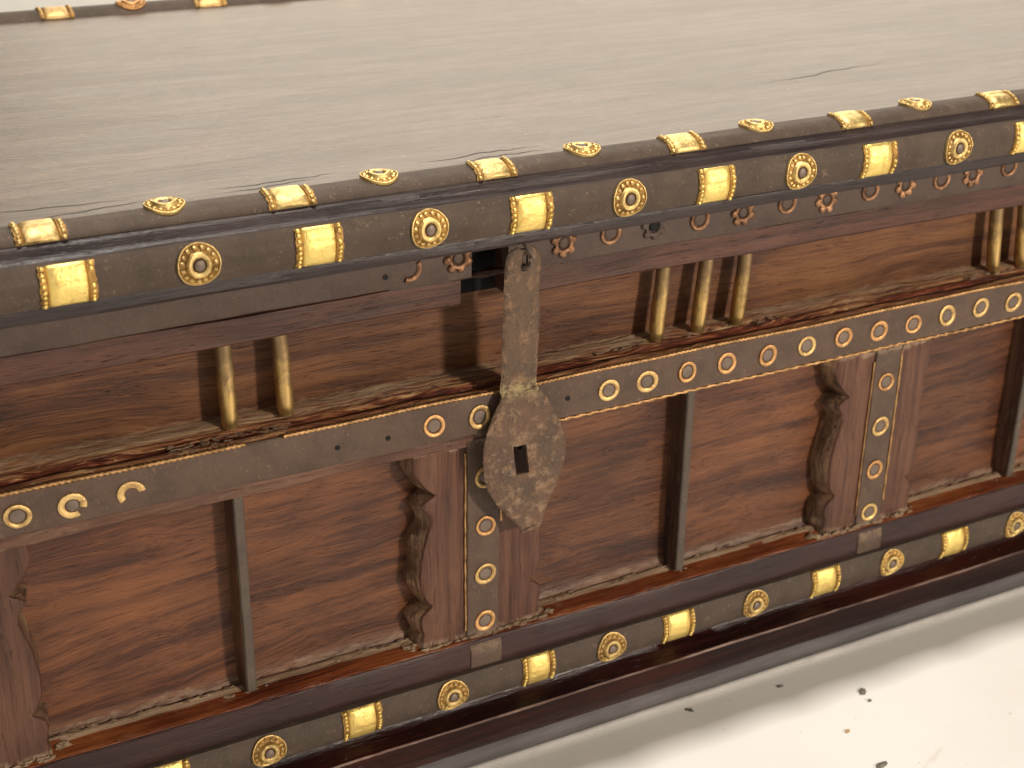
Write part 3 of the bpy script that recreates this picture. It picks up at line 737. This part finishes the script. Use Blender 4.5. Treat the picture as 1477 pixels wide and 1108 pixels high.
def pilaster(seed, rt, lt=LEFT, sc=1.0):
    zs = sorted({z for z, _ in LEFT} | {-0.112-0.1198*i/70 for i in range(71)}, reverse=True); bm = bmesh.new(); prev = None
    us = [-1, -0.97, -0.9, -0.6, -0.25, 0.25, 0.6, 0.9, 0.97, 1]; ys = [0.0210, 0.0198, 0.0194, 0.0193, 0.0195, 0.0195, 0.0193, 0.0194, 0.0198, 0.0210]
    for z in zs:
        l = interp(lt, z)*sc + 0.0005*nz(0, 0, z, 1, 1, 220, seed); r_ = interp(rt, z)*sc + 0.0005*nz(0, 0, z, 1, 1, 220, seed+2)
        rg = [bm.verts.new((-l+(l+r_)*(u+1)/2, y+0.00035*nz(u, 0, z, 9, 1, 60, seed), z)) for u, y in zip(us, ys)]
        sl = 0.0022+0.0022*nz(0, 0, z, 1, 1, 110, seed+6)
        rg += [bm.verts.new((r_+sl*0.3, 0.0275, z)), bm.verts.new((r_+sl, 0.0345, z)), bm.verts.new((-l-sl, 0.0345, z)), bm.verts.new((-l-sl*1.3, 0.0275, z))]
        if prev:
            for k in range(len(rg)): bm.faces.new((prev[k], prev[(k+1) % len(rg)], rg[(k+1) % len(rg)], rg[k])).material_index = 1 if k >= 9 else 0
        else: bm.faces.new(rg)
        prev = rg
    bm.faces.new(prev[::-1])
    return mesh_of(bm, 'pilaster', ['pilaster', 'carved'], 38)
def pstrip(seed):
    bm = bmesh.new(); prev = None
    pts = [(-0.1165-0.1135*i/24, 0.0183) for i in range(25)] + [(-0.2318, 0.0172), (-0.2335, 0.0150), (-0.2380, 0.0142), (-0.2430, 0.0142), (-0.2470, 0.0142)]
    for (z, y) in pts:
        j = 0.0004*nz(0, 0, z, 1, 1, 70, seed); rg = [bm.verts.new(c) for c in ((-0.0090+j, y+0.0005, z), (-0.0085+j, y, z), (0.0085+j, y, z), (0.0090+j, y+0.0005, z), (0.0090+j, y+0.0022, z), (-0.0090+j, y+0.0022, z))]
        if prev:
            for k in range(6): bm.faces.new((prev[k], prev[(k+1) % 6], rg[(k+1) % 6], rg[k]))
        else: bm.faces.new(rg)
        prev = rg
    bm.faces.new(prev[::-1])
    return mesh_of(bm, 'metal_strip', ['strip2'])
for i, xc in enumerate(pcs):
    sc = 0.95 if i in (1, 3) else 1.0
    p = put('pilaster', pilaster(i*7+3, LEFT if i == 1 else RIGHT, LEFT, sc), chest, (xc, 0, 0))
    put('metal_strip', pstrip(i), p, (xc, 0, 0))
    for k, z in enumerate((-0.1387, -0.1665, -0.1944, -0.2225)):
        put('ring_stud', rings[(i+k) % 5], p, (xc+(0.0010 if i == 2 else -0.0002), 0.0182, z), Matrix.Rotation(k*1.3+i, 4, 'Y'))
    if i == 2: put('nail_hole', nail_hole, p, (0.2669, 0.0193, -0.1275))
    wpth = lambda s_, sd=0: (sd*0.0096+0.0003*nz(0, 0, s_, 1, 1, 40, 3), 0.0186)
    spans = {2: ((-1, -0.124, -0.226), (1, -0.150, -0.166))}.get(i, ((-1, -0.125, -0.222), (1, -0.121, -0.217)))
    for sd, a, b in spans:
        put('side_wire', mesh_of(wire(a, b, lambda s_, sd=sd: (sd*0.0098+0.0003*nz(0, 0, s_, 1, 1, 40, sd), 0.0188), r=0.0008 if sd > 0 else 0.0006, twist=500, per=0.002, ax='z'), 'side_wire', ['wire'], 80), p, (xc, 0, 0))

# ---- sill under the panels, lower rail, its strip, the plinth and an added grey strip at its foot
def sillp(x):
    w = 0.0010*nz(x, 0, 0, 26, 1, 1, 70)
    return [(0.0160, -0.2322), (0.0168, -0.2312), (0.0195, -0.2306), (0.0225, -0.2299), (0.0252, -0.2290+w*0.4), (0.0268, -0.2280+w), (0.0280, -0.2277+w), (0.0294, -0.2281+w), (0.0304, -0.2296), (0.0380, -0.2300), (0.0380, -0.2400), (0.0160, -0.2400)]
bm = loft(sillp, XL+0.034, XR-0.034, 1100, 0.0006, 60, 500, 71)
bm.faces.ensure_lookup_table()
for fc in bm.faces:
    c = fc.calc_center_median()
    if 0.0258 < c.y < 0.036 and c.z > -0.2305: fc.material_index = 1
put('sill', mesh_of(bm, 'sill', ['bevel', 'dusty'], 60), chest)
lowp = [(0.0158, -0.2319), (0.0152, -0.2326), (0.0150, -0.2400), (0.0150, -0.2478), (0.0170, -0.2480), (0.0170, -0.2655), (0.0150, -0.2660), (0.0170, -0.2672), (0.0185, -0.2690), (0.0175, -0.2712), (0.0145, -0.2738), (0.0110, -0.2758), (0.0085, -0.2768),
        (0.0080, -0.2778), (0.0340, -0.2778), (0.0340, -0.2319)]
lower_rail = put('lower_rail', mesh_of(frame(lowp[:6]+[(0.0340, -0.2655), (0.0340, -0.2319)], 420, 0.0004, 72), 'lower_rail', ['lowrail']), chest)
put('rail_strip', mesh_of(frame(p3+[(0.0170, -0.2478), (0.0170, -0.2655)], 420, 0.0003, 73), 'lower_rail_strip', ['strip']), lower_rail)
ornaments(lower_rail, f3, L3, grid_x([0.1757, 0.2755, 0.3632, 0.4649, 0.5631], 0.1757, 0.0975, XL+0.03, XR-0.03), grid_x([0.1268, 0.2250, 0.3196, 0.4144, 0.5134, 0.6127], 0.1268, 0.0975, XL+0.03, XR-0.03), 0.0200, 0.0088, L3*0.5, ('brass', 'brass_old'), 'low')
plp = [(0.0340, -0.2658), (0.0165, -0.2658), (0.0178, -0.2672), (0.0185, -0.2690), (0.0175, -0.2712), (0.0145, -0.2738), (0.0110, -0.2758), (0.0082, -0.2768), (0.0074, -0.2776), (0.0078, -0.2800), (0.0084, -0.2860), (0.0086, -0.2910), (0.0080, -0.2935), (0.0340, -0.2935)]
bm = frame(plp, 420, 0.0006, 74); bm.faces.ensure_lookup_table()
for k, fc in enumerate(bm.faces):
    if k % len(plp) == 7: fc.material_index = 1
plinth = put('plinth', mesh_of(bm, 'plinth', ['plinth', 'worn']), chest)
skp = [(0.0150, -0.2938), (0.0120, -0.2946), (0.0096, -0.2960), (0.0078, -0.2976), (0.0060, -0.2990), (0.0044, -0.2999), (0.0034, -0.3002), (0.0024, -0.3001), (0.0016, -0.3006), (0.0014, -0.3014), (0.0018, -0.3034), (0.0340, -0.3034), (0.0340, -0.2936)]
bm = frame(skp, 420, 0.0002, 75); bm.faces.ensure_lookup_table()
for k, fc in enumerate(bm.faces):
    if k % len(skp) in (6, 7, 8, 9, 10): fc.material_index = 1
put('skirting', mesh_of(bm, 'skirting', ['baseboard', 'worn_paint']), plinth)  # added strip, shaped to give the grey reflection below the plinth

# ---- dust packed in the corners: many crumbs, one object
bm = bmesh.new(); rnd = random.Random(3)
def lump(c, sx, sy, sz, seed):
    ret = bmesh.ops.create_icosphere(bm, subdivisions=2, radius=1.0)
    for v in ret['verts']:
        d = 1+0.9*noise.noise(v.co*1.3+Vector((seed*3.1, 0, 0)))+0.5*noise.noise(v.co*3.1+Vector((0, seed, 0)))
        v.co = Vector((v.co.x*sx*d, v.co.y*sy*d, v.co.z*sz*d)) + Vector(c)
sd = 0
for (xa, xb, ya, yb, z, n, s_) in ((0.095, 0.150, 0.0145, 0.030, -0.0900, 220, 0.00055), (0.16, 0.26, 0.026, 0.034, -0.0892, 30, 0.0008), (0.27, 0.66, 0.026, 0.034, -0.0888, 60, 0.0008), (-0.02, 0.10, 0.026, 0.034, -0.0892, 24, 0.0008),
                               (0.33, 0.42, 0.024, 0.030, -0.0886, 20, 0.0011), (0.56, 0.60, 0.024, 0.030, -0.0886, 12, 0.0011)):
    for k in range(n):
        sd += 1; q = s_*rnd.uniform(0.5, 1.5); x = rnd.uniform(xa, xb); y = rnd.uniform(ya, yb)
        lump((x, y, z-0.0002), q*rnd.uniform(1, 2.4), q*0.8, q*0.32, sd)
for xc in pcs[1:]:
    for k in range(46):
        sd += 1; q = 0.0011*rnd.uniform(0.5, 1.5); x = xc+rnd.uniform(-0.036, 0.036)
        lump((x, 0.0172+rnd.uniform(0, 0.0016), -0.2312+abs(rnd.gauss(0, 0.0008))), q*1.5, q*0.6, q*0.7, sd)
    for k in range(16):
        sd += 1; q = 0.0016*rnd.uniform(0.6, 1.4); x = xc+rnd.choice((-1, 1))*rnd.uniform(0.034, 0.041)
        lump((x, rnd.uniform(0.019, 0.030), -0.2300), q*1.3, q, q*0.8, sd)
    for k in range(14):
        sd += 1; q = 0.0011*rnd.uniform(0.6, 1.4)
        lump((xc+rnd.uniform(-0.034, 0.012), 0.0185, -0.1170+rnd.gauss(0, 0.0012)), q*1.6, q*0.5, q*0.7, sd)
for xc in cols[1:]:
    for k in range(10):
        sd += 1; q = 0.0010*rnd.uniform(0.6, 1.4); lump((xc+rnd.uniform(-0.012, 0.008), rnd.uniform(0.022, 0.030), -0.2292), q*1.5, q, q*0.6, sd)
for k in range(220):
    sd += 1; q = 0.0007*rnd.uniform(0.5, 1.6); lump((rnd.uniform(-0.05, 0.72), rnd.uniform(0.0262, 0.0300), -0.2278), q*2.2, q, q*0.5, sd)
put('dust_deposit', mesh_of(bm, 'dust_deposit', ['dusty'], 28), chest, kind='stuff')

# ---- hasp with its staple
zrow = [(-0.0178, 0.2552, 0.2620), (-0.0182, 0.2534, 0.2636), (-0.0190, 0.2515, 0.2653), (-0.0205, 0.2500, 0.2667), (-0.0230, 0.2493, 0.2676), (-0.0270, 0.2490, 0.2678), (-0.0300, 0.2490, 0.2678), (-0.0400, 0.2491, 0.2677), (-0.0520, 0.2490, 0.2678), (-0.0640, 0.2490, 0.2680), (-0.0760, 0.2490, 0.2680), (-0.0860, 0.2490, 0.2680), (-0.0895, 0.2490, 0.2680),
        (-0.0912, 0.2490, 0.2690), (-0.0925, 0.2484, 0.2702), (-0.0960, 0.2466, 0.2722), (-0.1000, 0.2447, 0.2745), (-0.1050, 0.2428, 0.2772), (-0.1100, 0.2411, 0.2798), (-0.1150, 0.2401, 0.2820), (-0.1185, 0.2398, 0.2832), (-0.1240, 0.2397, 0.2842), (-0.1300, 0.2402, 0.2845), (-0.1345, 0.2409, 0.2838),
        (-0.1400, 0.2425, 0.2822), (-0.1450, 0.2448, 0.2800), (-0.1500, 0.2478, 0.2776), (-0.1550, 0.2520, 0.2752), (-0.1600, 0.2562, 0.2738), (-0.1640, 0.2594, 0.2727), (-0.1665, 0.2614, 0.2716), (-0.1683, 0.2626, 0.2706)]
zrow = [(z, a+(0.0006 if z > -0.05 else 0.0010)+(0.0002 if z < -0.094 else 0), b+(-0.0006 if z > -0.05 else 0.0002 if z > -0.094 else 0.0012)) for z, a, b in zrow]
zz = []
for a, b in zip(zrow, zrow[1:]):
    n = max(1, int(round((a[0]-b[0])/0.0017)))
    for k in range(n): zz.append(tuple(a[i]+(b[i]-a[i])*k/n for i in range(3)))
zz.append(zrow[-1])
def hy(z):
    if z > -0.0895: y = 0.0030+(-0.0182-z)/0.0713*0.0042
    elif z > -0.0925: y = 0.0072-(-0.0895-z)/0.003*0.0020
    else: y = 0.0052+(-0.0925-z)*0.030
    return y
bm = bmesh.new(); rows = []
for (z, l, r_) in zz:
    sh = (z+0.1185)/(-0.0165); sl, sr = 0.2557+0.0022*sh, 0.2628+0.0022*sh
    inslot = 0.0 if z > -0.094 else 1.0
    if z > -0.094:      # plain bar: a small hole for the staple is worked in with the same three-lane layout
        cx = 0.2590; sl, sr = cx-0.0014, cx+0.0014
    elif z > -0.110:
        t = (-0.094-z)/0.016; sl = 0.2576*(1-t)+sl*t; sr = 0.2604*(1-t)+sr*t
    us = [l+(sl-l)*k/7 for k in range(8)] + [sl+(sr-sl)*k/3 for k in (1, 2)] + [sr+(r_-sr)*k/7 for k in range(8)]
    row = []
    for k, x in enumerate(us):
        e = min(k, 17-k); y = hy(z)+0.0003*nz(x, 0, z, 60, 1, 60, 80)+0.0002*nz(x, 0, z, 400, 1, 400, 81)+(0.0010 if e == 0 else 0.0003 if e == 1 else 0)
        if z < -0.095: y += 0.0007*((x-0.262)/0.02)**2
        jx = 0.0003*nz(0, 0, z, 1, 1, 260, 82+(k > 8)) if e == 0 else 0
        row.append(bm.verts.new((x+jx, y, z)))
    rows.append((z, row))
for (za, a), (zb, b) in zip(rows, rows[1:]):
    zm = (za+zb)/2
    for k in range(17):
        if 7 <= k <= 9 and (-0.1348 < zm < -0.1182 or -0.0282 < zm < -0.0212): continue
        bm.faces.new((a[k], a[k+1], b[k+1], b[k]))
me = mesh_of(bm, 'hasp', ['hasp'], 60)
hasp = put('hasp', me, chest)
for p in me.polygons: pass
mo = hasp.modifiers.new('thickness', 'SOLIDIFY'); mo.thickness = 0.0020; mo.offset = 0.0
mo = hasp.modifiers.new('soft_edge', 'BEVEL'); mo.width = 0.0004; mo.segments = 2; mo.limit_method = 'ANGLE'; mo.angle_limit = math.radians(50)
# a raised fold of metal where the bar meets the leaf, and the curled tip
def rod(pts, r, mat, name, parent, n=8, label=None):
    bm = bmesh.new(); prev = None
    for i, p in enumerate(pts):
        p = Vector(p); d = (Vector(pts[min(i+1, len(pts)-1)])-Vector(pts[max(i-1, 0)])).normalized()
        a = d.cross(Vector((0, 0, 1)) if abs(d.z) < 0.9 else Vector((1, 0, 0))).normalized(); b = d.cross(a)
        rr_ = r(i/(len(pts)-1)) if callable(r) else r
        rg = [bm.verts.new(p+(a*math.cos(2*math.pi*k/n)+b*math.sin(2*math.pi*k/n))*rr_) for k in range(n)]
        if prev:
            for k in range(n): bm.faces.new((prev[k], prev[(k+1) % n], rg[(k+1) % n], rg[k]))
        else: bm.faces.new(rg)
        prev = rg
    bm.faces.new(prev[::-1])
    return put(name, mesh_of(bm, name, [mat], 60), parent, label=label)
rod([(0.2492+0.0193*i/14, hy(-0.0905)-0.0006+0.0002*math.sin(i*1.3), -0.0935+0.0036*i/14+0.0003*math.sin(i*2.1)) for i in range(15)], lambda t: 0.00115+0.0004*math.sin(t*9), 'hasp', 'fold_ridge', hasp)
rod([(0.2620, hy(-0.168)-0.0002, -0.1680), (0.2645, hy(-0.168)-0.0008, -0.1672), (0.2675, hy(-0.168)-0.0009, -0.1666), (0.2700, hy(-0.168)-0.0005, -0.1664), (0.2712, hy(-0.168), -0.1672)], lambda t: 0.0010+0.0004*t, 'hasp', 'curled_tip', hasp)
rod([(0.2592, 0.0075, -0.0140), (0.2597, 0.0035, -0.0160), (0.2602, 0.0000, -0.0182), (0.2602, -0.0014, -0.0210), (0.2598, -0.0010, -0.0240), (0.2590, 0.0010, -0.0264), (0.2588, 0.0060, -0.0262), (0.2590, 0.0080, -0.0240)], 0.0013, 'iron', 'staple', hasp)

# ---- small grit lying on the floor in front of the chest
def grit(x, y, sx, sy, ang, mat, label, seed):
    bm = bmesh.new(); ret = bmesh.ops.create_icosphere(bm, subdivisions=2, radius=1.0)
    for v in ret['verts']:
        d = 1+0.5*noise.noise(v.co*1.7+Vector((seed*2.3, 0, 0)))
        v.co = Vector((v.co.x*sx*d, v.co.y*sy*d, max(-0.15, v.co.z*d)*0.0009+0.00014))
    o = put('grit_fleck', mesh_of(bm, 'grit_fleck', [mat], 30), None, (x, y, -ZO), Matrix.Rotation(ang, 4, 'Z'))
    o['label'] = label; o['category'] = 'fleck'; o['group'] = 'flecks of grit on the white floor'
grit(0.4618, -0.0346, 0.0033, 0.0022, 0.7, 'chip', 'largest pale grey-green grit fleck lying on the bright white floor below the chest', 1)
grit(0.4600, -0.0430, 0.0015, 0.0009, 0.2, 'chip', 'tiny grey speck just in front of the largest fleck on the white floor', 2)
grit(0.3640, -0.0045, 0.0024, 0.0012, 2.2, 'chip', 'dark narrow fleck in the chest shadow, nearest the skirting at left', 3)
grit(0.4230, -0.0097, 0.0022, 0.0009, -0.1, 'chip', 'faint thin grey fleck in the shadow band, right of the dark narrow one', 4)
grit(0.4290, -0.0895, 0.0042, 0.0018, 0.1, 'chip', 'black grit fleck cut by the bottom edge of the photo', 5)
grit(0.4310, -0.0590, 0.0019, 0.0012, 0.4, 'ochre', 'small ochre crumb on the white floor between the black and grey flecks', 6)
